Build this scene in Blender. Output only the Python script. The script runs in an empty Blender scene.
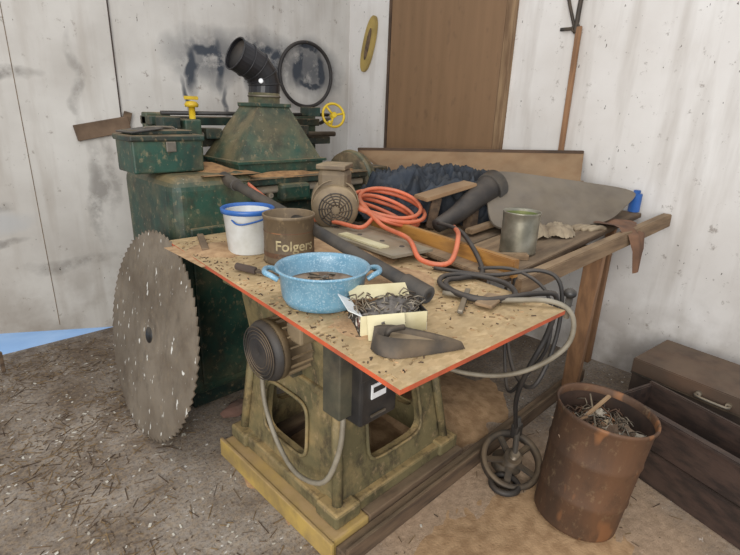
import bpy, bmesh, math, random
from mathutils import Vector, Matrix, noise, Euler
random.seed(7)
V=Vector
# ------------------------------------------------------------------ camera
H=1.6; pitch=math.radians(18.8); yaw=math.radians(45.2); roll=math.radians(2.0)
fw=V((math.cos(yaw)*math.cos(pitch),math.sin(yaw)*math.cos(pitch),-math.sin(pitch)))
rt=fw.cross(V((0,0,1))).normalized(); up=rt.cross(fw)
cx=rt*math.cos(roll)+up*math.sin(roll); cy=up*math.cos(roll)-rt*math.sin(roll)
cd=bpy.data.cameras.new("camera"); cd.lens=490/740*36; cd.sensor_width=36; cd.clip_start=.02
cam=bpy.data.objects.new("camera",cd); bpy.context.collection.objects.link(cam)
m=Matrix((cx,cy,-fw)).transposed().to_4x4(); m.translation=V((0,0,H)); cam.matrix_world=m
bpy.context.scene.camera=cam
try: bpy.context.scene.view_settings.view_transform='Standard'
except Exception: pass

# ------------------------------------------------------------------ materials
def lin(h):
    h=h.lstrip('#'); r=[]
    for i in (0,2,4):
        c=int(h[i:i+2],16)/255; r.append(c/12.92 if c<=.04045 else ((c+.055)/1.055)**2.4)
    return (r[0],r[1],r[2],1)
class NT:
    def __init__(s,name):
        s.m=bpy.data.materials.new(name); s.m.use_nodes=True; s.t=s.m.node_tree; s.n=s.t.nodes
        s.b=s.n.get('Principled BSDF'); s.tc=s.n.new('ShaderNodeTexCoord'); s.co=s.tc.outputs['Object']
    def l(s,a,b): s.t.links.new(a,b)
    def map(s,sc=(1,1,1),loc=(0,0,0),rot=(0,0,0)):
        n=s.n.new('ShaderNodeMapping'); n.inputs['Scale'].default_value=sc; n.inputs['Location'].default_value=loc; n.inputs['Rotation'].default_value=rot
        s.l(s.co,n.inputs['Vector']); return n.outputs[0]
    def noise(s,sc,det=4,vec=None,rough=.55,dist=0):
        n=s.n.new('ShaderNodeTexNoise'); n.inputs['Scale'].default_value=sc; n.inputs['Detail'].default_value=det
        n.inputs['Roughness'].default_value=rough; n.inputs['Distortion'].default_value=dist
        s.l(vec or s.co,n.inputs['Vector']); return n.outputs[0]
    def voro(s,sc,vec=None,out='Distance',feat='F1'):
        n=s.n.new('ShaderNodeTexVoronoi'); n.feature=feat; n.inputs['Scale'].default_value=sc; s.l(vec or s.co,n.inputs['Vector']); return n.outputs[out]
    def mr(s,v,a,b,c=0,d=1):
        n=s.n.new('ShaderNodeMapRange'); n.inputs[1].default_value=a;n.inputs[2].default_value=b;n.inputs[3].default_value=c;n.inputs[4].default_value=d
        s.l(v,n.inputs[0]); return n.outputs[0]
    def math(s,op,a,b=None):
        n=s.n.new('ShaderNodeMath'); n.operation=op
        for i,x in enumerate((a,b)):
            if x is None: continue
            if isinstance(x,(int,float)): n.inputs[i].default_value=x
            else: s.l(x,n.inputs[i])
        return n.outputs[0]
    def mix(s,f,a,b):
        n=s.n.new('ShaderNodeMix'); n.data_type='RGBA'
        for i,x in ((0,f),(6,a),(7,b)):
            if isinstance(x,(int,float)): n.inputs[i].default_value=x
            elif isinstance(x,tuple): n.inputs[i].default_value=x
            elif isinstance(x,str): n.inputs[i].default_value=lin(x)
            else: s.l(x,n.inputs[i])
        return n.outputs[2]
    def nz(s):
        g=s.n.new('ShaderNodeNewGeometry'); x=s.n.new('ShaderNodeSeparateXYZ'); s.l(g.outputs['Normal'],x.inputs[0]); return x.outputs[2]
    def xyz(s):
        x=s.n.new('ShaderNodeSeparateXYZ'); s.l(s.co,x.inputs[0]); return x.outputs
    def bump(s,h,st=.3,d=.01):
        b=s.n.new('ShaderNodeBump'); b.inputs['Strength'].default_value=st; b.inputs['Distance'].default_value=d
        s.l(h,b.inputs['Height']); s.l(b.outputs[0],s.b.inputs['Normal'])
    def fin(s,col,rough=.8,metal=0):
        s.l(col,s.b.inputs['Base Color']); s.b.inputs['Roughness'].default_value=rough; s.b.inputs['Metallic'].default_value=metal
        return s.m
def M(name,c1,c2=None,sc=8,rough=.75,metal=0,bump=.25,dust=0,dc='#a08b6c',stretch=None,lo=.4,hi=.62,speck=None,sps=60,spt=.72,side=.45,spst=None,grime=0):
    t=NT(name); vec=t.map(stretch) if stretch else None
    n=t.noise(sc,5,vec); col=t.mix(t.mr(n,lo,hi),c1,c2 or c1)
    n2=t.noise(sc*6,3,vec)
    if dust:
        f=t.math('MULTIPLY',t.mr(t.nz(),.1,.85),t.mr(t.noise(9,5),.25,.6)); f=t.math('MULTIPLY',f,min(dust,1))
        f=t.math('MAXIMUM',f,t.math('MULTIPLY',t.mr(t.noise(5,8,rough=.65),.45,.75),dust*side))
        col=t.mix(f,col,dc)
    if grime:
        col=t.mix(t.math('MULTIPLY',t.mr(t.noise(11,9,t.map((1,1,.6),(3,1,2)),rough=.75),.50,.62),grime),col,'#2e261e')
        col=t.mix(t.math('MULTIPLY',t.mr(t.noise(34,6,t.map((1,1,.7)),rough=.7),.56,.66),grime*.8),col,'#9c8665')
    if speck:
        col=t.mix(t.mr(t.noise(sps,2,t.map(spst) if spst else None),spt-.03,spt+.01),col,speck)
    t.bump(n2,bump,.004)
    return t.fin(col,rough,metal)
green=M('green_paint','#25483b','#18342b',4,.5,0,.15,dust=.85,dc='#85714f',speck='#a9a494',sps=80,spt=.75,grime=.5)
greend=M('dark_green_paint','#1c3932','#12201c',6,.55,0,.2,dust=.9,dc='#7f694b',grime=.5)
olive=M('olive_cast_iron','#726848','#5a5338',3,.7,.05,.35,dust=1,dc='#a48b5e',side=.8,grime=.65)
olived=M('dark_olive','#4a4738','#2e2d26',6,.7,.1,.3,dust=.6)
black=M('black_plastic','#1c1c1d','#2a2827',8,.45,0,.1,dust=.35,dc='#776a58')
blackr=M('black_rubber','#232121','#302d2b',8,.6,0,.15,dust=.35,dc='#6f6151')
elbm=M('elbow_black','#1a1a1c','#242326',6,.4,.1,.08,dust=.12,dc='#5c5346')
bladem=M('old_blade_steel','#84796a','#655a4c',2.5,.75,.15,.35,lo=.35,hi=.65,dust=.7,dc='#5a4a3a',side=.8,speck='#dcdad2',sps=40,spt=.70,spst=(1,1.0,.35),grime=.25)
steel=M('dirty_steel','#7b756b','#58524a',6,.5,.5,.2,dust=.5)
plate=M('fence_plate_m','#9a9484','#837c6c',7,.5,.3,.15,dust=.5)
iron=M('dark_iron','#3b3733','#54483c',9,.65,.4,.35,dust=.5,dc='#8a765c')
rust=M('rusty_drum_m','#694a33','#463428',4,.65,.15,.35,stretch=(1,1,.22),lo=.36,hi=.62,speck='#845a3a',sps=9,spt=.62,spst=(1,1,.3),grime=.3)
rustd=M('drum_inside','#4a362a','#2a1e17',5,.85)
oldwood=M('old_wood','#6d5844','#4a3b2e',3,.85,0,.4,stretch=(1,9,9),dust=.3)
oldwoody=M('old_wood_y','#7a654c','#5b4936',3,.85,0,.4,stretch=(9,1,9),dust=.3)
beamw=M('beam_wood','#8c7357','#6a543e',3,.85,0,.3,stretch=(1,9,9),dust=.3)
legw=M('leg_wood','#96704f','#7a5a40',3,.8,0,.3,stretch=(9,9,1))
darkwood=M('dark_wood','#43322a','#2a1f1a',4,.7,0,.35,stretch=(6,1,6),dust=.3,dc='#5d4e40')
yellowwood=M('orange_wood','#a87838','#835a2c',3,.6,0,.2,stretch=(9,1,9),dust=.3)
yel=M('yellow_paint','#cfb222','#b8961c',8,.45)
sill=M('yellow_sill','#b3964f','#8f7848',7,.85,0,.3,dust=1,dc='#a88c62')
orange=M('orange_hose_m','#cf6a48','#b55a3c',10,.5,0,.1,dust=.25)
orangee=M('orange_edge','#b9532f','#9a4a2e',10,.6)
whiteb=M('white_plastic','#d5d8d8','#b9b9b3',6,.4,0,.05)
blueb=M('blue_plastic','#2f5fa4','#27518c',8,.4)
enamel=M('blue_enamel','#6f9bb2','#5d8aa2',14,.3,0,.05,dust=.3,dc='#8b8475',speck='#8fabbb',sps=170,spt=.6)
content=M('scrap_contents','#5d4a3a','#8b7864',14,.9,0,.9)
tan=M('tan_can','#65533c','#4f4130',5,.6,.1,.15,dust=.4,grime=.35)
cream=M('cream_card','#cfc6a2','#b9ae86',6,.8,dust=.2)
canl=M('faded_lettering','#b0a27c','#8a7c5e',30,.7)
card=M('cardboard','#8f7152','#785b40',3,.85,0,.15,dust=.3)
cardd=M('cardboard_dark','#5b4636','#43352a',4,.85)
tinm=M('tin_metal','#a19c8c','#7f7b6c',9,.35,.7,.1)
tinlab=M('tin_green','#7d8a52','#8c8f5c',9,.5,.3,.1)
taupe=M('motor_taupe','#7d6d55','#655746',8,.6,.1,.3,dust=.8)
denim=M('navy_tarp_m','#262f3b','#161b23',7,.75,0,.8,dust=.35,dc='#55524d')
leather=M('leather','#7c5a43','#5e4433',7,.8,0,.3)
rag=M('rag_cloth','#a09078','#7b6c58',8,.9,0,.5)
fibre=M('fibreboard_m','#6e655a','#564c41',3,.65,0,.15,dust=.4,dc='#857864')
lbl=M('white_label','#dedede','#c8c8c8',8,.6)
sawd=M('sawdust_m','#b5946f','#9a7a58',18,.95,0,.8)
shav=M('shavings_m','#a07a50','#7d5c3c',22,.95,0,.8)
straw=M('straw_m','#8d7552','#5d4a37',40,.9)
strawd=M('straw_dark','#54412f','#403226',40,.9)
fleck=M('fleck_m','#cfcabd','#aaa294',30,.9)
greyh=M('grey_hose_m','#8a8272','#6f6656',9,.6,0,.1)
stone=M('brick_m','#6d5247','#55443b',9,.9,0,.5)
snow=M('snow_blue_daylight','#bcdcff','#aacff8',3,.9)  # snow tinted pale blue: blue daylight under the back wall put into its colour
yelfloat=M('old_yellow','#ab9252','#8f7a46',7,.7)
paper=M('paper_scrap','#b5aa98','#8f8474',9,.9)

def wallmat(name,spray=False,base='#d3d0ca',b2='#bdb8b0'):
    t=NT(name); o=t.xyz()
    col=t.mix(t.mr(t.noise(1.6,6),.35,.7),base,b2)
    streak=t.noise(3,6,t.map((3,3,.35)))
    col=t.mix(t.math('MULTIPLY',t.mr(streak,.5,.72),.35),col,'#968a7c')
    col=t.mix(t.math('MULTIPLY',t.mr(t.noise(13,8,rough=.78),.60,.66),.6),col,'#75675a')
    col=t.mix(t.mr(t.noise(48,3,t.map((1,1,.5))),.72,.74),col,'#4f463e')
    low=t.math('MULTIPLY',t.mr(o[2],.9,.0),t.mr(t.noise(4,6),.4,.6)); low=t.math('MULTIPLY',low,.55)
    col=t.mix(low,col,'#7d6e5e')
    if spray:
        nx=t.mr(t.noise(3,3),0,1,-.12,.12); nzz=t.mr(t.noise(3.7,3,t.map(loc=(5,3,1))),0,1,-.12,.12)
        X=t.math('ADD',o[0],nx); Z=t.math('ADD',o[2],nzz)
        def blobs(L,soft=.15):
            tot=None
            for (x,z,rx,rz,s) in L:
                dx=t.math('DIVIDE',t.math('SUBTRACT',X,x),rx); dz=t.math('DIVIDE',t.math('SUBTRACT',Z,z),rz)
                d=t.math('ADD',t.math('MULTIPLY',dx,dx),t.math('MULTIPLY',dz,dz))
                v=t.math('MULTIPLY',t.mr(d,1.0,soft),s); tot=v if tot is None else t.math('MAXIMUM',tot,v)
            return tot
        # spray-painted strokes: vertical stems, cross strokes and over-spray
        cloud=blobs(((1.95,1.93,.42,.24,.62),(2.40,1.96,.42,.24,.65),(2.85,1.93,.42,.26,.7)),-.1)
        stems=blobs(((1.76,1.86,.06,.26,1),(1.98,1.90,.07,.22,1),(2.22,1.90,.07,.25,1),(2.50,1.92,.09,.20,1),(2.72,1.92,.09,.22,1),(2.95,1.93,.09,.20,1),(1.88,2.00,.22,.05,1),(2.36,2.04,.22,.05,1),(2.35,1.84,.2,.05,.9),(2.83,2.08,.2,.05,1),(2.84,1.80,.2,.05,1),(1.70,1.62,.03,.22,.8),(2.02,1.62,.03,.2,.7)),-.1)
        f=t.math('MULTIPLY',t.math('MAXIMUM',cloud,stems),t.mr(t.noise(6,8,rough=.72),.24,.48))
        f=t.math('MINIMUM',t.math('MULTIPLY',f,1.35),1)
        col=t.mix(t.math('MULTIPLY',f,.95),col,'#29323e')
        f2=t.math('MULTIPLY',blobs(((.55,1.74,.28,.05,.6),(.98,1.70,.04,.32,.4),(1.02,1.0,.08,.38,.55),(.35,1.0,.22,.05,.6),(.35,.72,.25,.04,.5),(1.12,1.15,.05,.4,.4),(.8,.55,.3,.06,.4))),t.mr(t.noise(7,7,rough=.7),.35,.55))
        col=t.mix(f2,col,'#57504a')
        f3=t.math('MULTIPLY',blobs(((.42,.88,.24,.11,.8),)),1.0); col=t.mix(f3,col,'#b3b2b0')
    t.bump(t.noise(25,4),.15,.005)
    return t.fin(col,.8)
wallA=wallmat('wall_back_m',True,'#cdc9c2','#b3ada5'); wallB=wallmat('wall_right_m',False,'#dfdbd6','#cec8c1')
t=NT('door_brown'); 
col=t.mix(t.mr(t.noise(2,6,t.map((9,9,.6))),.3,.7),'#836548','#785c40'); col=t.mix(t.math('MULTIPLY',t.mr(t.noise(20,6,t.map((1,1,.4))),.6,.72),.35),col,'#4d3a2a')
doorm=t.fin(col,.6)
t=NT('floor_m'); o=t.xyz()
col=t.mix(t.mr(t.noise(2.2,7,rough=.65),.38,.60),'#786c60','#a69c90')
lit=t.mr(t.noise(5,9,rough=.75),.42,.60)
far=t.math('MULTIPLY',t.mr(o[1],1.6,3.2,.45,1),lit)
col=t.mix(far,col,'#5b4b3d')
col=t.mix(t.math('MULTIPLY',t.mr(t.noise(42,6,rough=.7),.45,.62),.5),col,'#a18a6b')
col=t.mix(t.math('MULTIPLY',t.mr(t.noise(70,6,rough=.7,vec=t.map(loc=(4,2,0))),.5,.62),.6),col,'#4d3e32')
col=t.mix(t.mr(t.noise(22,3,t.map((1,2.0,1),rot=(0,0,.6)),.6),.67,.69),col,'#d5d2cc')
dx=t.math('DIVIDE',t.math('SUBTRACT',o[0],1.6),.85); dy=t.math('DIVIDE',t.math('SUBTRACT',o[1],.60),.75)
d=t.math('SQRT',t.math('ADD',t.math('MULTIPLY',dx,dx),t.math('MULTIPLY',dy,dy)))
d=t.math('ADD',d,t.mr(t.noise(3,6),0,1,-.35,.35))
col=t.mix(t.mr(d,1.05,.7,0,.85),col,t.mix(t.mr(t.noise(26,7,rough=.7),.35,.65),'#c0a386','#9c8267'))
t.bump(t.noise(30,8,rough=.75),.8,.012); floorm=t.fin(col,.9)
t=NT('osb_board'); 
v=t.voro(42,t.map((1,2.2,1),rot=(0,0,.5)),'Color'); sx=t.n.new('ShaderNodeSeparateXYZ'); t.l(v,sx.inputs[0])
col=t.mix(sx.outputs[0],'#b89c74','#a2885f'); col=t.mix(t.math('MULTIPLY',t.mr(sx.outputs[1],.6,.9),.45),col,'#ccb289')
col=t.mix(t.math('MULTIPLY',t.mr(t.noise(4,8,rough=.7),.42,.62),.7),col,'#94805f')
col=t.mix(t.math('MULTIPLY',t.mr(t.noise(9,8,rough=.7),.56,.68),.6),col,'#756045')
t.bump(t.noise(40,5),.4,.004); osb=t.fin(col,.85)

# ------------------------------------------------------------------ mesh builder
class MB:
    def __init__(s,name): s.name=name; s.v=[]; s.f=[]; s.mi=[]; s.sm=[]; s.mats=[]
    def idx(s,m):
        if m not in s.mats: s.mats.append(m)
        return s.mats.index(m)
    def add(s,vs,fs,m,smooth=False,T=None):
        b=len(s.v); k=s.idx(m)
        for p in vs:
            p=V(p); s.v.append(T@p if T else p)
        for f in fs: s.f.append([b+i for i in f]); s.mi.append(k); s.sm.append(smooth)
    def addbm(s,bm,m,smooth=False,T=None):
        bm.verts.index_update(); s.add([v.co.copy() for v in bm.verts],[[v.index for v in f.verts] for f in bm.faces],m,smooth,T); bm.free()
    def box(s,c,d,m,rot=(0,0,0),bev=.004,seg=2):
        bm=bmesh.new(); bmesh.ops.create_cube(bm,size=1)
        for v in bm.verts: v.co=V((v.co.x*d[0],v.co.y*d[1],v.co.z*d[2]))
        if bev: bmesh.ops.bevel(bm,geom=bm.edges[:],offset=min(bev,min(d)*.45),segments=seg,affect='EDGES',profile=.5)
        T=Matrix.Translation(V(c))@Euler(rot).to_matrix().to_4x4()
        s.addbm(bm,m,False,T)
    def box2(s,a,b,m,bev=.004,seg=2):
        s.box([(a[i]+b[i])/2 for i in range(3)],[abs(b[i]-a[i]) for i in range(3)],m,bev=bev,seg=seg)
    def beam(s,p0,p1,w,h,m,bev=.004,upv=(0,0,1)):
        p0=V(p0);p1=V(p1); x=(p1-p0); L=x.length; x.normalize(); z=V(upv); y=z.cross(x)
        if y.length<1e-3: y=V((0,1,0)).cross(x)
        y.normalize(); z=x.cross(y)
        R=Matrix((x,y,z)).transposed().to_4x4(); R.translation=(p0+p1)/2
        bm=bmesh.new(); bmesh.ops.create_cube(bm,size=1)
        for v in bm.verts: v.co=V((v.co.x*L,v.co.y*w,v.co.z*h))
        if bev: bmesh.ops.bevel(bm,geom=bm.edges[:],offset=min(bev,w*.4,h*.4),segments=2,affect='EDGES')
        s.addbm(bm,m,False,R)
    def frame(s,axis):
        z=V(axis).normalized(); x=z.orthogonal().normalized(); y=z.cross(x); return x,y,z
    def lathe(s,prof,c,m,axis=(0,0,1),seg=40,smooth=True):
        x,y,z=s.frame(axis)
        c=V(c); vs=[];fs=[]
        for (r,h) in prof:
            for i in range(seg):
                a=2*math.pi*i/seg; vs.append(c+z*h+x*(r*math.cos(a))+y*(r*math.sin(a)))
        n=len(prof)
        for j in range(n-1):
            for i in range(seg):
                k=(i+1)%seg; fs.append([j*seg+i,j*seg+k,(j+1)*seg+k,(j+1)*seg+i])
        s.add(vs,fs,m,smooth)
    def cyl(s,p0,p1,r,m,r1=None,seg=24,smooth=True):
        p0=V(p0);p1=V(p1); L=(p1-p0).length; r1=r if r1 is None else r1; e=min(.003,r*.2,L*.2)
        s.lathe([(0,0),(r-e,0),(r-e,0),(r,e),(r,e),(r1,L-e),(r1,L-e),(r1-e,L),(r1-e,L),(0,L)],p0,m,(p1-p0),seg,smooth)
    def tube(s,pts,r,m,seg=10,closed=False,sub=6,smooth=True,cap=True):
        P=[V(p) for p in pts]; n=len(P); Q=[]
        for i in range(n if closed else n-1):
            if closed: a,b,c,d=P[(i-1)%n],P[i],P[(i+1)%n],P[(i+2)%n]
            else: a,b,c,d=P[max(i-1,0)],P[i],P[i+1],P[min(i+2,n-1)]
            for k in range(sub):
                t=k/sub; Q.append(.5*((2*b)+(c-a)*t+(2*a-5*b+4*c-d)*t*t+(3*b-3*c+d-a)*t**3))
        if not closed: Q.append(P[-1])
        N=len(Q); vs=[];fs=[]; prev=None
        for i in range(N):
            t=(Q[(i+1)%N]-Q[i-1]) if closed else (Q[min(i+1,N-1)]-Q[max(i-1,0)])
            t.normalize(); x=prev if prev else t.orthogonal().normalized(); x=(x-t*x.dot(t)).normalized(); y=t.cross(x); prev=x
            rr=r(i/(N-1)) if callable(r) else r
            for k in range(seg):
                a=2*math.pi*k/seg; vs.append(Q[i]+x*rr*math.cos(a)+y*rr*math.sin(a))
        for i in range(N if closed else N-1):
            j=(i+1)%N
            for k in range(seg):
                l=(k+1)%seg; fs.append([i*seg+k,i*seg+l,j*seg+l,j*seg+k])
        if not closed and cap: fs.append(list(range(seg))[::-1]); fs.append([(N-1)*seg+k for k in range(seg)])
        s.add(vs,fs,m,smooth)
    def torus(s,c,R,r,m,axis=(0,0,1),seg=40,s2=10,sq=1):
        x,y,z=s.frame(axis); c=V(c); pts=[c+x*R*math.cos(2*math.pi*i/seg)+y*R*sq*math.sin(2*math.pi*i/seg) for i in range(seg)]
        s.tube(pts,r,m,s2,True,1)
    def prism(s,outl,T,th,m,me=None,smooth=False):
        n=len(outl); vs=[(p[0],p[1],-th/2) for p in outl]+[(p[0],p[1],th/2) for p in outl]
        s.add(vs,[list(range(n))[::-1],list(range(n,2*n))],m,False,T)
        s.add(vs,[[i,(i+1)%n,n+(i+1)%n,n+i] for i in range(n)],me or m,smooth,T)
    def archframe(s,q,th,m,hole,inw):
        q=[V(p) for p in q]; inw=V(inw)*th; N=48
        def P(u,v): return (q[0]*(1-u)+q[1]*u)*(1-v)+(q[3]*(1-u)+q[2]*u)*v
        u0,u1,v0,v1=hole; inner=[];outer=[]
        for i in range(N):
            a=2*math.pi*(i+.5)/N; ca,sa=math.cos(a),math.sin(a); e=.42
            su=math.copysign(abs(ca)**e,ca); sv=math.copysign(abs(sa)**e,sa)
            inner.append(P((u0+u1)/2+(u1-u0)/2*su,(v0+v1)/2+(v1-v0)/2*sv))
            k=max(abs(ca),abs(sa)); outer.append(P(.5+.5*ca/k,.5+.5*sa/k))
        vs=inner+outer+[p+inw for p in inner]+[p+inw for p in outer]; fs=[]
        for i in range(N):
            j=(i+1)%N
            fs+=[[i,j,N+j,N+i],[2*N+i,2*N+j,3*N+j,3*N+i],[i,j,2*N+j,2*N+i],[N+i,N+j,3*N+j,3*N+i]]
        s.add(vs,fs,m)
        rim=[p-inw*.3 for p in inner]; s.tube(rim,.008,m,8,True,1)
        s.tube([q[0],q[3]],.022,m,10,sub=2)
    def blob(s,c,d,m,sub=3,amp=.15,fr=3,seed=0,smooth=True,rot=(0,0,0),flat=None):
        bm=bmesh.new(); bmesh.ops.create_icosphere(bm,subdivisions=sub,radius=1)
        for v in bm.verts:
            n=noise.noise(v.co*fr+V((seed*3.1,seed,seed*1.7))); n2=noise.noise(v.co*fr*2.7+V((seed,7,2)))
            v.co*=1+amp*n*2+amp*n2
            v.co=V((v.co.x*d[0],v.co.y*d[1],v.co.z*d[2]))
            if flat is not None and v.co.z<flat: v.co.z=flat
        s.addbm(bm,m,smooth,Matrix.Translation(V(c))@Euler(rot).to_matrix().to_4x4())
    def done(s):
        me=bpy.data.meshes.new(s.name); me.from_pydata([tuple(v) for v in s.v],[],s.f)
        for m in s.mats: me.materials.append(m)
        for i,p in enumerate(me.polygons): p.material_index=s.mi[i]; p.use_smooth=s.sm[i]
        me.validate(); me.update()
        bm=bmesh.new(); bm.from_mesh(me); bmesh.ops.recalc_face_normals(bm,faces=bm.faces[:]); bm.to_mesh(me); bm.free()
        ob=bpy.data.objects.new(s.name,me); bpy.context.collection.objects.link(ob); return ob
def mound(b,cx,cy,rx,ry,h,m,seed=0,z0=0,n=26):
    vs=[];fs=[]
    for j in range(n+1):
        for i in range(n+1):
            u=i/n*2-1;v=j/n*2-1; d=math.sqrt(u*u+v*v); p=V((cx+u*rx,cy+v*ry,0))
            nn=noise.noise(p*6+V((seed,seed,0))); k=max(0,1-d*(1+.3*nn)); hz=h*(k*k*(3-2*k))*(1+.5*nn)+.004*noise.noise(p*40)*(1 if k>0 else 0)
            vs.append((p.x,p.y,z0-.004+hz))
    for j in range(n):
        for i in range(n):
            a=j*(n+1)+i; fs.append([a,a+1,a+n+2,a+n+1])
    b.add(vs,fs,m,True)

# ------------------------------------------------------------------ room
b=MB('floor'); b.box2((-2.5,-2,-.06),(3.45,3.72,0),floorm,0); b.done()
b=MB('snowy_ground_outside'); b.box2((-4,3.72,-.10),(6,9,-.02),snow,0); b.done()
b=MB('wall_back')
b.prism([(-2.5,.34),(0,.215),(.29,.17),(1.05,.004),(1.25,0),(1.22,3.2),(-2.5,3.2)],Matrix(((1,0,0,0),(0,0,-1,3.70),(0,1,0,0),(0,0,0,1))),.03,wallA)
b.box2((1.21,3.70,0),(3.34,3.74,3.2),wallA,0)
b.box2((1.224,3.68,0),(1.232,3.70,3.2),darkwood,.002)
b.box2((.655,3.682,.13),(.658,3.69,3.2),oldwoody,0)
b.done()
b=MB('wall_right'); b.box2((3.3,-2,0),(3.36,3.72,3.2),wallB,0)
b.box2((3.29,.0,1.25),(3.302,.006,3.2),oldwood,0); b.done()
b=MB('door_1'); b.box2((3.265,2.06,.01),(3.298,3.14,3.1),doorm,.004); b.done()
trimm=M('trim_m','#8f7455','#6b5138',5,.7,0,.2,stretch=(5,5,.5))
b=MB('trim_1'); b.box2((3.25,1.985,0),(3.299,2.05,3.15),trimm,.004); b.box2((3.26,3.145,0),(3.299,3.17,3.15),cardd,.003); b.done()

b=MB('wooden_prop_stick'); b.beam((3.28,1.535,2.14),(3.28,1.53,1.30),.035,.022,legw,upv=(1,0,0)); b.done()
b=MB('metal_bracket'); b.tube([(3.285,1.70,2.5),(3.28,1.63,2.30),(3.28,1.56,2.12)],.010,iron); b.tube([(3.285,1.53,2.5),(3.28,1.55,2.29),(3.28,1.555,2.10)],.014,iron); b.torus((3.275,1.555,2.13),.022,.006,iron,(1,0,0)); b.box((3.285,1.60,2.13),(.012,.12,.02),iron); b.done()
b=MB('wooden_float')
def oval(L,W,n=32): return [(W*math.cos(2*math.pi*i/n),L*math.copysign(abs(math.sin(2*math.pi*i/n))**.8,math.sin(2*math.pi*i/n))) for i in range(n)]
T=Matrix.Translation((3.28,3.42,2.15))@Matrix.Rotation(math.radians(16),4,'X')@Matrix(((0,0,1,0),(1,0,0,0),(0,1,0,0),(0,0,0,1)))
b.prism(oval(.23,.066),T,.025,yelfloat); b.prism(oval(.13,.022),T@Matrix.Translation((0,0,-.014)),.006,oldwood); b.done()
b=MB('rubber_hoop'); b.torus((2.76,3.64,1.87),.255,.015,blackr,(.1,1,0),64,10); b.cyl((2.76,3.699,2.115),(2.76,3.62,2.125),.006,iron); b.done()
b=MB('wood_offcut'); b.box((1.10,3.668,1.43),(.34,.03,.10),M('offcut','#7a6450','#5a4838',5,.85,0,.4),(0,-.18,0)); b.box((1.25,3.668,1.47),(.05,.02,.14),oldwood,(0,.3,0)); b.done()

# ------------------------------------------------------------------ planer
b=MB('green_planer')
b.box2((.95,2.30,.06),(1.42,2.95,1.27),green,.07,5)
b.box2((.97,2.32,0),(1.40,2.93,.10),greend,.01)
b.box2((1.02,2.288,.14),(1.36,2.31,1.02),green,.012)
b.cyl((1.30,2.275,.6),(1.30,2.29,.6),.02,steel)
b.box2((1.40,2.42,.10),(2.12,2.90,1.10),greend,.02)
b.box2((2.00,2.40,.0),(2.22,2.92,1.10),green,.03)
b.box2((1.40,2.34,1.08),(2.22,2.96,1.21),green,.012)
b.box2((1.36,2.31,1.195),(2.24,2.96,1.235),greend,.006)
for x in (1.5,1.68,1.86,2.04): b.cyl((x,2.30,1.14),(x,2.34,1.14),.016,steel,seg=12)
b.cyl((1.42,2.33,1.17),(2.2,2.33,1.17),.022,steel); b.box2((1.55,2.27,1.10),(1.75,2.34,1.20),green,.02)
def frust(b,r0,z0,r1,z1,m):
    vs=[(r0[0],r0[1],z0),(r0[2],r0[1],z0),(r0[2],r0[3],z0),(r0[0],r0[3],z0),(r1[0],r1[1],z1),(r1[2],r1[1],z1),(r1[2],r1[3],z1),(r1[0],r1[3],z1)]
    b.add(vs,[[0,1,5,4],[1,2,6,5],[2,3,7,6],[3,0,4,7],[4,5,6,7],[0,3,2,1]],m)
b.box2((1.40,2.46,1.235),(1.99,2.88,1.30),green,.004)
b.box2((1.385,2.44,1.295),(2.005,2.90,1.312),green,.003)
frust(b,(1.41,2.47,1.98,2.88),1.31,(1.62,2.60,1.84,2.80),1.60,green)
b.box2((1.61,2.59,1.60),(1.85,2.81,1.622),green,.004)
b.cyl((1.73,2.70,1.61),(1.73,2.70,1.68),.093,green)
pts=[(1.73,2.70,1.66),(1.735,2.70,1.725),(1.72,2.70,1.775),(1.68,2.70,1.82),(1.62,2.70,1.85),(1.55,2.70,1.88)]
b.tube(pts,.092,elbm,24,sub=1,smooth=False,cap=False)
b.tube(pts[:-1]+[(1.565,2.70,1.874)],.086,blackr,24,sub=1,smooth=True,cap=True)
for i in range(1,5): b.torus(pts[i],.094,.004,elbm,(V(pts[i+1])-V(pts[i-1])),32,6)
b.torus(pts[-1],.092,.005,elbm,V(pts[-1])-V(pts[-2]),32,6); b.torus(pts[0],.094,.005,steel,(0,0,1),32,6)
b.cyl((1.665,2.625,1.74),(1.655,2.612,1.742),.013,lbl,seg=16)
b.box2((1.12,2.88,1.36),(2.40,3.12,1.41),greend,.006)
b.box2((1.15,2.98,1.48),(2.38,3.14,1.53),greend,.006)
b.box2((1.15,3.05,.9),(1.30,3.12,1.55),green,.01); b.box2((2.20,3.0,.9),(2.36,3.10,1.55),green,.01)
b.tube([(1.18,2.86,1.43),(2.42,2.86,1.43)],.018,steel,sub=1)
b.tube([(1.18,2.90,1.55),(2.40,2.90,1.56)],.012,black,sub=1)
b.box2((1.27,2.80,1.27),(1.37,2.92,1.52),green,.01)
for i,(x,z) in enumerate(((1.45,1.44),(1.2,1.50),(2.1,1.46),(2.2,1.58),(2.0,1.42))): b.box((x,2.86,z),(.10,.10,.06),greend)
b.cyl((1.34,2.85,1.52),(1.34,2.85,1.60),.018,yel); b.lathe([(0,0),(.035,0),(.04,.015),(.028,.03),(0,.034)],(1.34,2.85,1.585),yel); b.cyl((1.30,2.85,1.635),(1.38,2.85,1.635),.010,yel)
ax=V((-.3,-.9,.25)); c=V((2.36,2.80,1.56)); b.torus(c,.080,.009,yel,ax,36,8)
x,y,z=b.frame(ax)
for k in range(3):
    a=2*math.pi*k/3+.4; b.tube([c,c+(x*math.cos(a)+y*math.sin(a))*.08],.008,yel,8,sub=1)
b.cyl(c-z*.03,c+z*.02,.020,yel); b.cyl(c+x*.08,c+x*.08+z*.06,.009,yel)
b.tube([c,(2.36,2.95,1.50)],.013,steel,sub=1)
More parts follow.
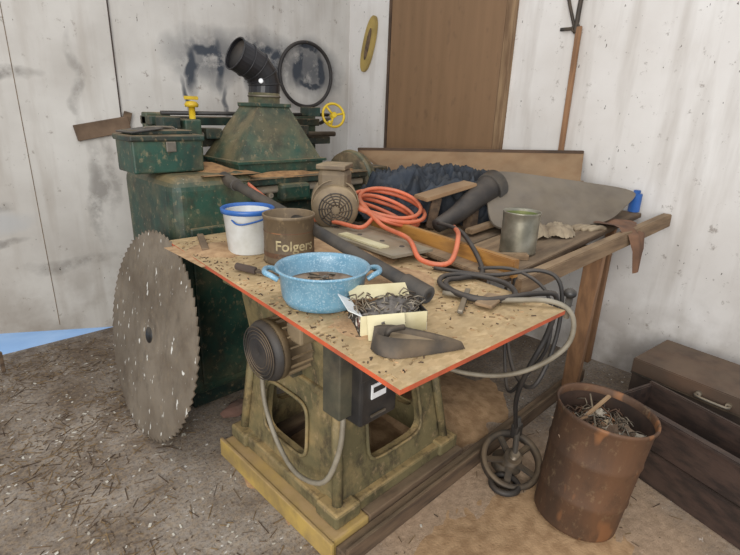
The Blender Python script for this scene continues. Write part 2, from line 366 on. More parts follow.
b.cyl((2.26,2.55,1.12),(2.36,2.55,1.12),.21,greend,seg=40); b.box2((2.26,2.35,.35),(2.36,2.75,1.12),greend,.02)
b.torus((2.31,2.55,1.12),.20,.025,green,(1,0,0),48,8)
b.box2((2.24,2.40,1.2),(2.52,2.8,1.24),greend,.01)
for (x,y,rx,ry,h,z0) in ((1.28,2.60,.16,.30,.035,1.27),(1.65,2.40,.32,.10,.03,1.235),(2.1,2.5,.14,.2,.04,1.235),(1.3,3.0,.14,.1,.03,1.41),(2.1,3.0,.25,.1,.03,1.41)): mound(b,x,y,rx,ry,h,shav,x*5,z0,18)
b.done()
b=MB('metal_toolbox')
b.box2((.85,2.46,1.275),(1.20,2.68,1.43),green,.008); b.box2((.84,2.45,1.425),(1.21,2.69,1.455),greend,.008); b.box((1.02,2.57,1.465),(.30,.14,.02),greend,(0,0,.05)); 
b.tube([(.96,2.57,1.46),(.96,2.57,1.485),(1.10,2.57,1.485),(1.10,2.57,1.46)],.006,steel,sub=3); b.box((1.03,2.447,1.40),(.05,.01,.05),steel); b.box((.93,2.56,1.475),(.16,.17,.008),black,(0,-.12,.1)); b.done()

# ------------------------------------------------------------------ big saw blade
b=MB('circular_saw_blade')
R=.520; lean=math.atan2(.205,1.04); c=V((.78,2.32,R*math.cos(lean)+.002))
outl=[]; n=76
for i in range(n):
    a=2*math.pi*i/n; da=2*math.pi/n
    outl+= [((R-.017)*math.cos(a),(R-.017)*math.sin(a)),(R*math.cos(a+da*.15),R*math.sin(a+da*.15)),((R-.007)*math.cos(a+da*.5),(R-.007)*math.sin(a+da*.5))]
xa=V((0,1,0)); ya=V((math.sin(lean),0,math.cos(lean))); za=xa.cross(ya)
T=Matrix((xa,ya,za)).transposed().to_4x4(); T.translation=c
b.prism(outl,T,.006,bladem)
b.lathe([(0,-.005),(.040,-.005),(.040,.005),(0,.005)],c,black,za,32)
for s_ in (-1,1): b.lathe([(.075,0),(.078,.0015),(.12,.0015),(.123,0)],c+za*.003*s_,bladem,za*s_,48)
b.done()

# ------------------------------------------------------------------ table saw
b=MB('table_saw')
B0=[(.99,1.13),(1.66,1.13),(1.66,1.82),(.99,1.82)]; Tt=[(1.03,1.19),(1.58,1.19),(1.58,1.76),(1.03,1.76)]; zb=.10; zt=.60
def q(i,j): return [(*B0[i],zb),(*B0[j],zb),(*Tt[j],zt),(*Tt[i],zt)]
b.archframe(q(3,0),.03,olive,(.24,.72,.28,.78),(1,0,0))
b.archframe(q(0,1),.03,olive,(.25,.78,.30,.84),(0,1,0))
b.archframe(q(1,2),.03,olive,(.22,.78,.26,.8),(-1,0,0))
b.archframe(q(2,3),.03,olive,(.22,.78,.26,.8),(0,-1,0))
for (x,y) in B0:
    b.box((x+(.02 if x<1.2 else -.02),y+(.02 if y<1.4 else -.02),.125),(.13,.13,.066),olive,bev=.012)
b.box2((.962,1.102,.089),(1.69,1.16,.147),olive,.01); b.box2((.96,1.165,.089),(1.02,1.85,.149),olive,.01)
frust(b,(1.03,1.19,1.58,1.76),.58,(1.0,1.15,1.62,1.80),.87,olive)
b.box2((1.01,1.17,.565),(1.60,1.78,.60),olive,.008)
b.box2((1.22,1.135,.62),(1.50,1.165,.82),olived,.01)
b.torus((1.44,1.07,.70),.075,.010,iron,(0,1,0)); b.tube([(1.365,1.07,.70),(1.515,1.07,.70)],.008,iron,sub=1); b.cyl((1.44,1.06,.70),(1.44,1.15,.70),.016,iron)
b.box2((.97,1.02,.90),(1.62,1.90,.955),steel,.006)
b.box2((.971,1.022,.862),(1.0,1.90,.91),olive,.004); b.box2((.97,1.021,.861),(1.62,1.05,.909),olive,.004); b.box2((1.59,1.02,.862),(1.62,1.90,.91),olive,.004)
b.box2((.965,1.90,.895),(1.62,2.22,.955),olived,.006)
b.box2((.945,1.0,.90),(.968,2.24,.965),olive,.003); b.box2((.935,1.0,.955),(.99,2.24,.968),steel,.002)
b.box2((.96,.78,.935),(1.02,1.02,.975),iron); b.box2((1.45,.78,.935),(1.5,1.02,.975),iron)
mc=V((.85,1.42,.745)); 
b.lathe([(0,0),(.03,-.006),(.085,0),(.108,.012),(.118,.03),(.118,.035)],mc,blackr,(1,0,0),40)
for k in range(6): b.torus(mc+V((-.002,0,0)),.03+.014*k,.0028,iron,(1,0,0),32,6)
b.lathe([(.118,.03),(.118,.06),(.108,.062),(.108,.20),(.118,.202),(.118,.24),(.09,.26),(0,.26)],mc,taupe,(1,0,0),40)
for k in range(18):
    a=2*math.pi*k/18; b.box(mc+V((.13,.110*math.cos(a),.110*math.sin(a))),(.13,.006,.014),taupe,(a-math.pi/2,0,0),bev=0)
b.box2((.93,1.27,.80),(1.05,1.36,.87),taupe,.01)
b.beam((1.05,1.42,.60),(1.05,1.42,.86),.14,.05,olived)
b.box2((.985,1.015,.57),(1.165,1.16,.83),black,.01); b.box2((.98,1.01,.75),(1.17,1.02,.835),black,.004)
b.box2((1.03,1.008,.67),(1.10,1.014,.725),lbl,.001); b.box2((1.037,1.006,.695),(1.093,1.009,.715),black,0)
b.box2((1.03,1.006,.60),(1.10,1.012,.607),steel,0)
b.cyl((1.12,1.0,.79),(1.12,1.02,.79),.016,rust); b.box2((.93,1.06,.60),(.99,1.15,.87),olived,.005)
b.tube([(.985,1.10,.58),(.95,1.08,.46),(.93,1.14,.30),(.93,1.30,.23),(.945,1.45,.27),(.965,1.58,.40),(.98,1.62,.56)],.010,greyh)
b.done()
b=MB('saw_base_skid')
b.box2((.905,1.062,0),(1.10,1.87,.088),sill,.01); b.box2((.892,1.05,0),(.908,1.88,.094),sill,.004)
b.box2((1.10,1.062,0),(1.72,1.18,.086),oldwood,.006); b.box2((.92,1.012,0),(2.96,1.06,.062),oldwood,.006); b.box2((.93,.998,0),(2.96,1.013,.080),oldwood,.002)
b.box2((1.10,1.74,0),(1.9,1.86,.088),oldwood,.006)
b.done()
b=MB('sawdust_pile')
mound(b,1.35,1.45,.50,.45,.13,sawd,1); mound(b,1.95,1.45,.6,.4,.09,sawd,2); mound(b,1.25,.70,.45,.28,.022,sawd,3); mound(b,1.60,.55,.5,.4,.016,sawd,4)
b.done()

# ------------------------------------------------------------------ plywood board on top
b=MB('plywood_board')
cs=[V((.88,2.23,0)),V((.745,.64,0)),V((1.52,.61,0)),V((1.66,2.20,0))]
b.prism([(p.x,p.y) for p in cs],Matrix.Translation((0,0,.990)),.014,osb,orangee); b.done()
zt=.998
b=MB('plastic_bucket'); c=(1.09,1.86,zt)
b.lathe([(0,0),(.088,0),(.090,.004),(.104,.17),(.108,.172),(.108,.18)],c,whiteb,seg=48)
b.lathe([(.099,.18),(.085,.008),(0,.006)],c,whiteb,seg=48)
b.lathe([(.106,.172),(.113,.173),(.115,.19),(.110,.194),(.101,.192),(.100,.172)],c,blueb,seg=48)
b.tube([(1.09-.113*.7,1.86+.113*.7,zt+.17),(1.0,1.86,zt+.16),(1.0,1.78,zt+.14),(1.09,1.75,zt+.155),(1.17,1.78,zt+.17)],.004,blueb)
b.lathe([(.096,.13),(.04,.145),(0,.14)],c,content,seg=24); b.done()
b=MB('coffee_can'); c=V((1.145,1.635,zt)); k_=1.06
b.lathe([(r*k_,h*1.1) for r,h in [(0,0),(.098,0),(.1,.004),(.1,.01),(.097,.014),(.097,.165),(.100,.168),(.101,.178),(.097,.18),(.094,.178),(.094,.03),(0,.03)]],c,tan,seg=48)
b.lathe([(.098,.15),(.05,.16),(0,.155)],c,content,seg=24)
b.lathe([(.1036,.13),(.1036,.134)],c,rust,seg=48); b.lathe([(.1036,.03),(.1036,.05)],c,rust,seg=48)
cu=bpy.data.curves.new('tx','FONT'); cu.body='Folgers'; cu.size=.058; cu.align_x='CENTER'; cu.offset=.0008
to=bpy.data.objects.new('tx',cu); bpy.context.collection.objects.link(to); bpy.context.view_layer.update()
me=bpy.data.meshes.new_from_object(to); bmt=bmesh.new(); bmt.from_mesh(me)
bmesh.ops.triangulate(bmt,faces=bmt.faces[:]); bmesh.ops.subdivide_edges(bmt,edges=bmt.edges[:],cuts=2)
a0=math.atan2(-c.y,-c.x)+.25
for v in bmt.verts:
    a=a0+v.co.x/.1045; v.co=V((c.x+.1045*math.cos(a),c.y+.1045*math.sin(a),c.z+.064+v.co.y))
b.addbm(bmt,canl); bpy.data.objects.remove(to); b.done()
b=MB('enamel_pot'); c=V((.955,1.18,zt)); k_=1.07
b.lathe([(r*k_,h*.95) for r,h in [(0,0),(.10,0),(.115,.008),(.124,.03),(.133,.115),(.141,.122),(.145,.128),(.142,.132),(.135,.130),(.129,.118),(.120,.035),(0,.03)]],c,enamel,seg=56)
b.lathe([(.130,.06),(.09,.070),(.04,.062),(0,.068)],c,content,seg=40)
for sg in (-1,1):
    d=V((.80,-.60,0))*sg; pz=V((0,0,1)); y_=d.cross(pz)
    b.tube([c+d*.142+y_*.040+pz*.090,c+d*.163+y_*.038+pz*.103,c+d*.183+y_*.02+pz*.108,c+d*.183-y_*.02+pz*.108,c+d*.163-y_*.038+pz*.103,c+d*.142-y_*.040+pz*.090],.009,enamel,sub=5)
for k in range(22):
    a=random.random()*6.28; r_=random.random()*.09; b.box(c+V((r_*math.cos(a),r_*math.sin(a),.075)),(.05*random.random()+.02,.008,.006),[iron,card,steel][k%3],(random.random()*.4,random.random()*.4,a),bev=.001)
b.done()
b=MB('cardboard_box')
Tb=Matrix.Translation((.985,.915,zt))@Matrix.Rotation(math.radians(-28),4,'Z')
def tb(b,c,d,m,rot=(0,0,0),Tb=Tb):
    bm=bmesh.new(); bmesh.ops.create_cube(bm,size=1)
    for v in bm.verts: v.co=V((v.co.x*d[0],v.co.y*d[1],v.co.z*d[2]))
    b.addbm(bm,m,False,Tb@Matrix.Translation(V(c))@Euler(rot).to_matrix().to_4x4())
lb=M('box_blackred','#26221f','#5c2a20',14,.6,lo=.55,hi=.6,speck='#d8d3c8',sps=30,spt=.6)
tb(b,(0,0,.003),(.20,.13,.005),card); tb(b,(0,-.065,.03),(.20,.004,.06),cream); tb(b,(0,.065,.03),(.20,.004,.06),card)
tb(b,(-.10,0,.03),(.004,.13,.06),lb); tb(b,(.10,0,.03),(.004,.13,.06),lb); tb(b,(-.115,0,.07),(.045,.13,.003),whiteb,(0,.5,0)); tb(b,(0,.09,.072),(.19,.055,.003),cream,(.5,0,0))
for k in range(90):
    p=Tb@V((random.uniform(-.09,.10),random.uniform(-.05,.05),random.uniform(.045,.08))); a=random.random()*6.28
    b.tube([p,p+V((.02*math.cos(a),.02*math.sin(a),.012)),p+V((.04*math.cos(a+.6),.04*math.sin(a+.6),.0))],.0022,[iron,steel,steel][k%3],5,sub=2)
b.blob(Tb@V((0.02,0,.04)),(.10,.06,.035),M('steel_wool','#77706a','#55504b',25,.8,.2,.9),4,.25,5)
tb(b,(-.03,-.088,.033),(.11,.003,.070),cream,(-.35,0,.0)); b.done()
b=MB('cast_iron_shoe'); p0=V((.835,.83,zt)); d=V((.20,-.17,0)); L=d.length*.98; d.normalize(); s_=V((-d.y,d.x,0))
def shoe(sc,z0,hs,m,k0):
    vs=[];fs=[]; N=26; K=9
    for i in range(N+1):
        t_=i/N; w=sc*(.058*math.sqrt(max(0,1-(1-min(t_/.28,1))**2)) if t_<.28 else .058*(1-((t_-.28)/.72))**.85)
        hh=(.045*(1-t_)**.6+.012)*hs; w=max(w,.001)
        for k in range(K):
            u=k/(K-1)*2-1; prof=[1,1,.9,.62,.5,.62,.9,1,1][k] if t_<.75 else 1
            if k0: prof=.8
            vs.append(p0+d*((t_*sc+(1-sc)*.4)*L)+s_*(u*w)+V((0,0,z0+(hh*prof if 0<k<K-1 else 0)*(1 if w>.002 else 0)+.001)))
    for i in range(N):
        for k in range(K-1):
            a=i*K+k; fs.append([a,a+1,a+K+1,a+K])
    b.add(vs,fs,m,True)
shoe(1,0,1,iron,False); shoe(.6,.006,.75,taupe,True)
b.tube([p0+d*.04+V((0,0,.03)),p0+d*.05+V((0,0,.055)),p0+d*.09+V((0,0,.055))+s_*.02],.008,iron); b.done()
b=MB('black_pipe'); 
a_=V((1.25,2.34,1.245)); e_=V((1.21,.95,1.03)) 
b.cyl(a_,e_,.024,black,seg=24); dd=(e_-a_).normalized()
b.cyl(e_-dd*.10,e_+dd*.012,.031,black,seg=24); b.cyl(a_-dd*.02,a_+dd*.12,.032,black); b.cyl(a_+dd*.7,a_+dd*.74,.028,steel); b.done()
b=MB('steel_fence_plate')
P=[(1.46,1.95),(1.70,1.93),(1.64,1.27),(1.42,1.30)]
b.prism(P,Matrix.Translation((0,0,1.035)),.012,plate); b.box2((1.45,1.5,1.0),(1.58,1.56,1.03),iron); b.box2((1.49,1.8,1.0),(1.6,1.86,1.03),iron)
for y in (1.38,1.50,1.65,1.82): b.cyl((1.56,y,1.035),(1.56,y,1.044),.012,blackr,seg=12)
b.prism([(1.47,1.70),(1.52,1.70),(1.50,1.40),(1.45,1.41)],Matrix.Translation((0,0,1.046)),.008,cream); b.done()
b=MB('wooden_fence_rail'); b.beam((1.86,1.86,1.03),(1.70,.90,1.03),.035,.075,yellowwood); b.beam((1.80,1.86,1.0),(1.64,.92,1.0),.09,.018,beamw); b.done()
b=MB('gear_motor'); c=V((1.64,1.93,1.0)); ax=V((-.62,-.78,0))
b.box2((1.52,1.83,.998),(1.78,2.05,1.03),iron,.006)
b.cyl(c+V((0,0,.15))-ax*.10,c+V((0,0,.13))+ax*.10,.115,taupe,seg=36)
b.box(c+V((0,0,.22)),(.15,.15,.20),taupe,(0,0,.6),.03); b.box(c+V((0,0,.33)),(.18,.15,.025),taupe,(0,0,.6),.006)
f0=c+V((0,0,.13))+ax*.10
b.lathe([(.115,0),(.105,.02),(.06,.03),(0,.032)],f0,taupe,ax,36)
for k in range(5): b.torus(f0+ax*.03,.025+.014*k,.003,blackr,ax,28,6)
for k in range(10):
    a=2*math.pi*k/10; x,y,z=b.frame(ax); b.tube([f0+ax*.034+(x*math.cos(a)+y*math.sin(a))*.02,f0+ax*.028+(x*math.cos(a+.6)+y*math.sin(a+.6))*.085],.004,iron,6,sub=1)
for k in range(6): b.torus(c+V((0,0,.15))-ax*(.08-.03*k),.117,.004,taupe,ax,36,6)
b.done()
b=MB('orange_hose')
pts=[(1.33,2.36,1.26),(1.42,2.22,1.14),(1.50,2.02,1.07),(1.56,1.82,1.07),(1.60,1.68,1.065)]
cc=V((1.85,1.78,1.06))
for lp in range(5):
    for k in range(10):
        a=2*math.pi*k/10+3.6; r_=.14+.016*((lp*3)%5); pts.append((cc.x+r_*math.cos(a)*.9+.012*lp,cc.y+r_*math.sin(a)*1.0,cc.z+.02+lp*.015+.05*math.sin(a-.8+.3*lp)))
pts+=[(1.66,1.60,1.08),(1.60,1.38,1.07),(1.50,1.22,1.03),(1.56,1.12,1.03),(1.72,1.20,1.10),(1.85,1.32,1.10)]
b.tube(pts,.011,orange,8,sub=6); b.done()
b=MB('black_cable')
pts=[(1.86,1.42,1.10),(1.78,1.22,1.10),(1.62,1.0,1.015)]
for k in range(14):
    a=2*math.pi*k/9+1; r_=.12+.008*k/3; pts.append((1.44+r_*math.cos(a)*.8,.90+r_*math.sin(a),1.013+.006*(k//7)))
pts+=[(1.54,.72,1.02),(1.60,.68,1.0),(1.62,.70,.85),(1.60,.74,.70),(1.66,.80,.52),(1.76,.84,.35),(1.83,.86,.24)]
b.tube(pts,.010,blackr,8,sub=6)
b.tube([(1.50,1.15,1.012),(1.60,.95,1.014),(1.70,.80,1.05),(1.72,.72,1.0),(1.70,.70,.8),(1.62,.72,.62),(1.70,.85,.60),(1.78,.95,.75),(1.76,.93,.98)],.008,blackr,8)
b.tube([(1.62,1.02,1.02),(1.66,.88,1.04),(1.66,.74,.98),(1.64,.70,.80),(1.66,.78,.62),(1.70,.86,.50),(1.78,.94,.60),(1.82,1.0,.9)],.007,blackr,8); b.done()
b=MB('grey_hose')
b.tube([(1.30,.95,1.012),(1.38,.80,1.012),(1.50,.66,1.02),(1.56,.60,.97),(1.56,.60,.86),(1.50,.68,.76),(1.44,.80,.70),(1.36,.95,.70),(1.34,1.08,.76)],.009,greyh,8); b.done()
b=MB('steel_clamp'); b.box((1.30,.86,1.012),(.22,.018,.014),steel,(0,0,.5)); b.box((1.36,.80,1.015),(.12,.06,.012),beamw,(0,0,.2)); b.cyl((1.56,.62,1.0),(1.56,.62,1.03),.012,black); b.blob((1.56,.62,1.045),(.022,.022,.018),black,2,0); b.cyl((1.56,.62,.955),(1.56,.62,1.0),.01,steel); b.done()
b=MB('wood_chips')
for k in range(900):
    u=random.random();v=random.random()
    if k%2: u*=u
    p=cs[1].lerp(cs[2],u).lerp(cs[0].lerp(cs[3],u),v*.97+.01)
    p=p*.97+V((.0369,.04,0)); l=random.uniform(.003,.018); b.box((p.x,p.y,.9985),(l,random.uniform(.002,.005),.0025),[sawd,straw,sawd,osb,straw,strawd][k%6],(0,0,random.random()*3.1),0)
b.done()
b=MB('sawdust_heap'); 
for (x,y,r_,h) in ((1.0,1.95,.18,.02),(1.35,1.7,.25,.03),(1.1,1.4,.2,.012),(1.3,1.2,.22,.018),(.95,.95,.14,.02),(1.45,1.5,.2,.03)): mound(b,x,y,r_,r_,h,sawd,x*7,zt,14)
b.done()
b=MB('wood_scrap'); b.box((1.14,1.42,1.008),(.10,.05,.014),card,(0,0,.6)); b.box((.98,2.08,1.006),(.28,.03,.014),oldwood,(0,0,1.2)); b.done()
b=MB('chisel'); b.beam((.93,1.55,1.012),(1.0,1.42,1.012),.02,.012,iron); b.cyl((.90,1.64,1.016),(.93,1.55,1.014),.014,darkwood); b.done()

# ------------------------------------------------------------------ workbench
bz=lambda x:.955+.073*(x-1.76)
b=MB('workbench')
b.beam((1.76,.925,bz(1.76)-.02),(3.27,.815,bz(3.27)-.02),.05,.075,beamw,.004)
for i in range(6):
    y=1.06+i*.185; b.beam((1.76,y,bz(1.76)-.005),(3.22,y-.03,bz(3.22)-.005),.18,.028,beamw if i%2 else oldwood,.003)
b.beam((2.50,.90,.97),(2.70,.98,0),.055,.085,legw,upv=(0,1,0)); b.beam((2.55,2.0,.97),(2.60,2.0,0),.07,.07,legw,upv=(0,1,0))
b.beam((1.85,2.05,.94),(1.85,2.05,0),.07,.07,legw,upv=(0,1,0)); b.beam((3.15,2.05,1.02),(3.15,2.05,0),.07,.06,legw,upv=(0,1,0)); b.beam((3.24,1.1,1.02),(3.24,1.1,0),.05,.05,legw,upv=(0,1,0))
b.beam((2.55,.92,.93),(2.60,2.0,.93),.05,.08,beamw)
b.beam((2.45,1.35,.45),(2.45,2.0,.45),.3,.02,oldwoody); b.box2((1.95,1.95,.2),(3.1,2.0,.5),darkwood,.004)
b.done()
b=MB('cardboard_sheet')
A=V((2.72,2.92,1.31));B_=V((3.27,1.37,1.39));C_=V((3.05,1.27,1.235));D=V((2.62,2.37,1.13))
off=V((-.01,-.004,-.02)); vs=[A,B_,C_,D,A+off,B_+off,C_+off,D+off]
b.add(vs,[[0,1,2,3],[4,5,6,7],[0,1,5,4],[1,2,6,5],[2,3,7,6],[3,0,4,7]],card)
b.beam(A,B_,.03,.022,cardd); b.beam(C_,C_+V((.03,.01,-.2)),.04,.03,oldwood); b.beam(D,D+V((.03,.0,-.14)),.04,.03,oldwood)
b.beam((3.0,1.3,1.18),(2.70,2.3,1.08),.06,.06,darkwood); b.done()
b=MB('fibreboard_panel')
Q=[V((2.20,1.34,1.02)),V((2.80,.98,1.045)),V((3.26,.98,1.19)),V((2.50,1.62,1.30))]
ou=[]; n=48
for i in range(n):
    a=2*math.pi*i/n; ca,sa=math.cos(a),math.sin(a); e=.36
    u=.5+.5*math.copysign(abs(ca)**e,ca); v=.5+.5*math.copysign(abs(sa)**e,sa); ou.append((Q[0]*(1-u)+Q[1]*u)*(1-v)+(Q[3]*(1-u)+Q[2]*u)*v)
nrm=(Q[1]-Q[0]).cross(Q[3]-Q[0]).normalized()*.012; cen=sum(ou,V())/n
vs=ou+[p+nrm for p in ou]+[cen,cen+nrm]
b.add(vs,[[i,(i+1)%n,2*n] for i in range(n)]+[[n+i,n+(i+1)%n,2*n+1] for i in range(n)]+[[i,(i+1)%n,n+(i+1)%n,n+i] for i in range(n)],fibre); 
b.beam((2.62,1.35,1.02),(2.62,1.35,1.15),.06,.06,oldwood); b.done()
def cloth(b,c,rx,ry,h,m,seed,n=46,fr=5,rot=0,base=0,cr=.42):
    vs=[];fs=[]
    for j in range(n+1):
        for i in range(n+1):
            u=i/n*2-1;v=j/n*2-1; d=math.sqrt(u*u+v*v); u2=u*(1+.12*noise.noise(V((u*2,v*2,seed)))); v2=v*(1+.15*noise.noise(V((u*2,v*2,seed+5))))
            k=max(0,1-d**2.2*.9); rd=1-abs(noise.noise(V((u*fr*.5,v*fr*.5,seed+2))))*2.4
            rd2=1-abs(noise.noise(V((u*fr,v*fr*1.3,seed+9))))*2
            z=h*(k*(1.04-cr)+cr*rd*min(1,k*2+.2)+cr*.5*rd2*min(1,k*2+.2))
            x=u2*rx;y=v2*ry; vs.append((c[0]+x*math.cos(rot)-y*math.sin(rot),c[1]+x*math.sin(rot)+y*math.cos(rot),c[2]+max(z,base)))
    for j in range(n):
        for i in range(n):
            if (i/n*2-1)**2+(j/n*2-1)**2>1.25: continue
            a=j*(n+1)+i; fs.append([a,a+1,a+n+2,a+n+1])
    b.add(vs,fs,m,True)
b=MB('navy_tarp'); cloth(b,(2.40,1.86,1.0),.50,.32,.24,denim,3,90,6.5,rot=-.75,cr=.62); b.done()
b=MB('black_duct'); 
b.tube([(1.98,1.52,1.05),(2.12,1.50,1.10),(2.28,1.50,1.17),(2.42,1.50,1.22)],lambda t:.035+.04*t,blackr,20,sub=6); b.cyl((2.40,1.50,1.21),(2.46,1.495,1.235),.085,black); 
b.beam((2.25,1.5,1.0),(2.25,1.5,1.11),.06,.06,oldwood); b.done()
b=MB('wood_block_scraps'); b.beam((2.0,1.66,1.17),(2.30,1.56,1.24),.13,.02,card); b.beam((2.12,1.42,1.02),(2.5,1.38,1.06),.05,.025,beamw); b.beam((2.10,1.66,1.0),(2.12,1.64,1.17),.05,.05,oldwood)
b.beam((1.90,1.15,.99),(2.02,1.02,.995),.04,.03,beamw); b.done()
b=MB('tin_can'); c=(2.08,1.11,bz(2.08)+.012)
b.lathe([(0,0),(.083,0),(.085,.004)]+[(.083+.0015*(i%2),.012+i*.0115) for i in range(14)]+[(.085,.185),(.087,.19),(.086,.194),(.082,.19),(.081,.01),(0,.008)],c,tinm,seg=40)
b.lathe([(.0805,.18),(.0805,.05)],c,tinlab,seg=40); b.done()
b=MB('work_glove'); cloth(b,(2.50,1.12,1.015),.12,.09,.05,rag,11,22,4,.4); cloth(b,(2.36,1.20,1.01),.10,.09,.07,rag,14,22,4,1.2)
for k in range(4): b.tube([(2.58+.02*k,1.10-.03*k,1.03),(2.64+.02*k,1.07-.03*k,1.045),(2.70+.01*k,1.05-.03*k,1.035)],.013,rag,8)
b.done()
b=MB('leather_cloth')
vs=[];fs=[];n=20
for j in range(n+1):
    for i in range(n+1):
        u=i/n; v=j/n
        path=[(2.86,1.03,1.06),(2.83,.90,1.065),(2.80,.815,1.05),(2.79,.79,.97),(2.78,.785,.85)]
        s_=v*4; k=min(int(s_),3); fpt=V(path[k]).lerp(V(path[k+1]),s_-k)
        w=.13*(1-.75*max(0,v-.35)/.65)
        vs.append(fpt+V(((u-.5)*2*w,.012*math.sin(u*13+v*3)-(.0 if v<.5 else .01*math.sin(u*9)),.006*math.sin(u*11+v*5)-(0 if v<.4 else .05*abs(u-.4)))))
for j in range(n):
    for i in range(n):
        a=j*(n+1)+i; fs.append([a,a+1,a+n+2,a+n+1])
b.add(vs,fs,leather,True); b.done()
b=MB('blue_spray_can'); z0=bz(3.22)+.01; b.cyl((3.22,.99,z0),(3.22,.99,z0+.11),.033,blueb); b.cyl((3.22,.99,z0+.11),(3.22,.99,z0+.13),.02,blueb); b.done()

# ------------------------------------------------------------------ floor things
b=MB('rusty_drum'); c=V((1.82,.548,0)); ax=V((.045,-.03,.52)).normalized()
def rr(z): return .166+.018*z/.52
pr=[(0,.012),(.155,.008),(.166,.012)]
for z in (.02,.15,.16,.17,.33,.34,.35,.49): pr.append((rr(z)+(.004 if z in(.16,.34) else 0),z))
pr+=[(.189,.50),(.193,.512),(.190,.522),(.182,.516),(.180,.49),(.16,.03),(0,.03)]
b.lathe(pr,c,rust,ax,64)
b.lathe([(.1785,.49),(.174,.38)],c,rustd,ax,64)
b.lathe([(.174,.385),(.12,.41),(.05,.40),(0,.41)],c,content,ax,32)
cc=c+ax*.41
for k in range(24):
    a=random.random()*6.28; r_=math.sqrt(random.random())*.12
    b.blob(cc+V((r_*math.cos(a),r_*math.sin(a),random.random()*.03)),(.03+random.random()*.03,.03,.013),[paper,content,taupe,content][k%4],2,.45,3,k,False,(random.random(),random.random(),a))
for k in range(90):
    a=random.random()*6.28; r_=math.sqrt(random.random())*.11; p=cc+V((r_*math.cos(a),r_*math.sin(a),.02+random.random()*.04)); a2=random.random()*6.28
    b.tube([p,p+V((.03*math.cos(a2),.03*math.sin(a2),.02)),p+V((.06*math.cos(a2+.4),.06*math.sin(a2+.4),.0))],.0025,[steel,iron,rust][k%3],5,sub=2)
b.beam(cc+V((-.10,.06,.05)),cc+V((.10,.02,.115)),.018,.008,card); b.beam(cc+V((-.12,-.03,.05)),cc+V((.08,.09,.10)),.006,.006,steel); b.done()
# cast iron wheel with spokes, hub and short upright rod
b=MB('cast_iron_pulley'); c=V((1.83,.865,.075)); ax=V((-.42,-.42,1)).normalized()
x,y,z=b.frame(ax)
b.lathe([(.118,-.022),(.140,-.022),(.142,-.012),(.130,-.004),(.130,.004),(.142,.012),(.140,.022),(.118,.022),(.112,0),(.118,-.022)],c,iron,ax,44)
for k in range(5):
    a=2*math.pi*k/5+.3; b.beam(c,c+(x*math.cos(a)+y*math.sin(a))*.12,.030,.018,iron)
b.cyl(c-z*.035,c+z*.05,.040,iron); b.cyl(c+z*.05,c+z*.085,.022,steel)
b.cyl((1.86,.90,0),(1.86,.90,.05),.07,iron)
b.cyl(c+z*.07,c+V((.0,-.005,.24)),.013,black); b.box(c+V((0,-.005,.17)),(.05,.04,.07),black,bev=.01)
b.torus((1.73,.83,.018),.06,.014,blackr,(0,0,1),36,10); b.done()
b=MB('wooden_crate'); s0=V((2.32,.63,0)); d=V((-.30,-.95,0)).normalized(); n_=V((.95,-.30,0)).normalized()
def cb(a0,a1,n0,n1,z0,z1,m):
    p=s0+d*(a0+a1)/2+n_*(n0+n1)/2; b.beam(p-d*(a1-a0)/2+V((0,0,(z0+z1)/2)),p+d*(a1-a0)/2+V((0,0,(z0+z1)/2)),abs(n1-n0),z1-z0,m,.005)
cb(0,1.1,0,.022,0,.17,darkwood); cb(0,1.1,0,.022,.175,.345,darkwood); cb(0,1.1,.26,.282,0,.35,darkwood); cb(0,.022,.02,.27,0,.34,darkwood); cb(1.08,1.1,.02,.27,0,.34,darkwood); cb(0,1.1,.01,.27,0,.02,darkwood)
cb(-.01,1.1,-.012,.03,.335,.355,darkwood); cb(.0,1.1,.02,.26,.16,.18,darkwood); cb(.05,.9,.08,.13,.18,.22,oldwoody); b.done()
b=MB('old_suitcase'); s0=V((2.74,.68,0)); d=V((-.12,-.99,0)).normalized(); n_=V((.99,-.12,0)).normalized()
cb(0,.85,0,.40,0,.28,M('suitcase','#45382f','#332a24',6,.7,0,.3,dust=.3,dc='#6a5a49')); cb(-.005,.855,-.006,.406,.285,.37,M('suitcase_lid','#5d4737','#47382d',5,.7,0,.3,dust=.5,dc='#786450')); cb(-.007,.857,-.009,.408,.277,.29,iron)
hp=s0+d*.33-n_*.008+V((0,0,.32)); b.tube([hp,hp-n_*.04,hp+d*.13-n_*.04,hp+d*.13],.007,steel,sub=4); b.cyl(hp+n_*.01,hp-n_*.015,.014,steel); b.cyl(hp+d*.13+n_*.01,hp+d*.13-n_*.015,.014,steel); b.done()
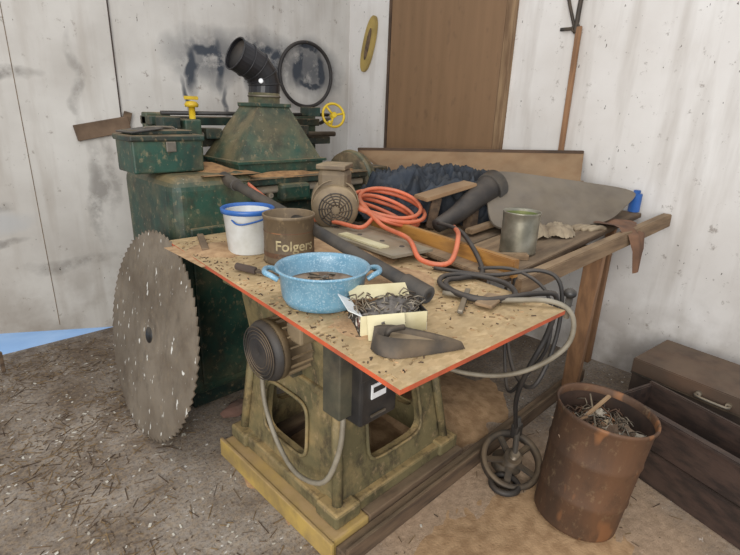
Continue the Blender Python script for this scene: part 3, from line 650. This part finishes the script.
b=MB('broken_brick'); b.blob((1.13,2.12,.035),(.09,.05,.04),stone,2,.2,2,3,False,flat=-.034); b.blob((1.28,2.10,.03),(.05,.04,.035),stone,2,.2,2,5,False,flat=-.029); b.done()
b=MB('straw_debris')
for k in range(4600):
    if k<3800: x=random.gauss(.40,.45); y=random.uniform(.9,3.65)
    else: x=random.uniform(.3,3.0); y=random.uniform(.2,.97)
    if x>.88 and y>.97: continue
    if y>3.62 or x<-1: continue
    L=random.choice((.008,.012,.015,.02,.03,.05,.08)); 
    cl=noise.noise(V((x*2.2,y*2.2,0)))+.25*(y-2.2)
    if cl<-.05 and random.random()<.75: continue
    if k>=3800: L*=.6
    b.box((x,y,.0025),(L,random.uniform(.0015,.004),.002),[straw,strawd,straw,oldwood][k%4],(0,random.uniform(-.04,.04),random.random()*3.14),0)
for k in range(260):
    x=random.uniform(.1,1.4); y=random.uniform(.5,3.4)
    if x>.88 and y>.95: continue
    b.box((x,y,.002),(random.uniform(.006,.022),random.uniform(.004,.010),.002),fleck,(0,0,random.random()*3),0)
b.done()
b=MB('wood_bit'); b.box((.97,3.1,.008),(.03,.12,.014),oldwood,(0,0,.3)); b.box((.28,3.45,.07),(.02,.02,.14),oldwood,(.05,0,.1)); b.done()

# ------------------------------------------------------------------ light
w=bpy.data.worlds.new('world'); bpy.context.scene.world=w; w.use_nodes=True
bg=w.node_tree.nodes['Background']; bg.inputs[0].default_value=(.84,.90,1,1); bg.inputs[1].default_value=.72
def area(name,loc,tgt,size,e,col):
    l=bpy.data.lights.new(name,'AREA'); l.shape='RECTANGLE'; l.size=size[0]; l.size_y=size[1]; l.energy=e; l.color=col
    o=bpy.data.objects.new(name,l); bpy.context.collection.objects.link(o); o.location=loc; o.rotation_euler=(V(tgt)-V(loc)).to_track_quat('-Z','Y').to_euler()
area('daylight_door',(-1.9,-.9,2.0),(2.2,2.0,.8),(2.6,2.2),165,(1,.97,.92))
area('overhead_area',(1.0,1.2,3.1),(1.3,1.6,0),(2.5,2.5),28,(1,.97,.93))  # weak, wide area lamp overhead, facing down at the saw; no fixture modelled
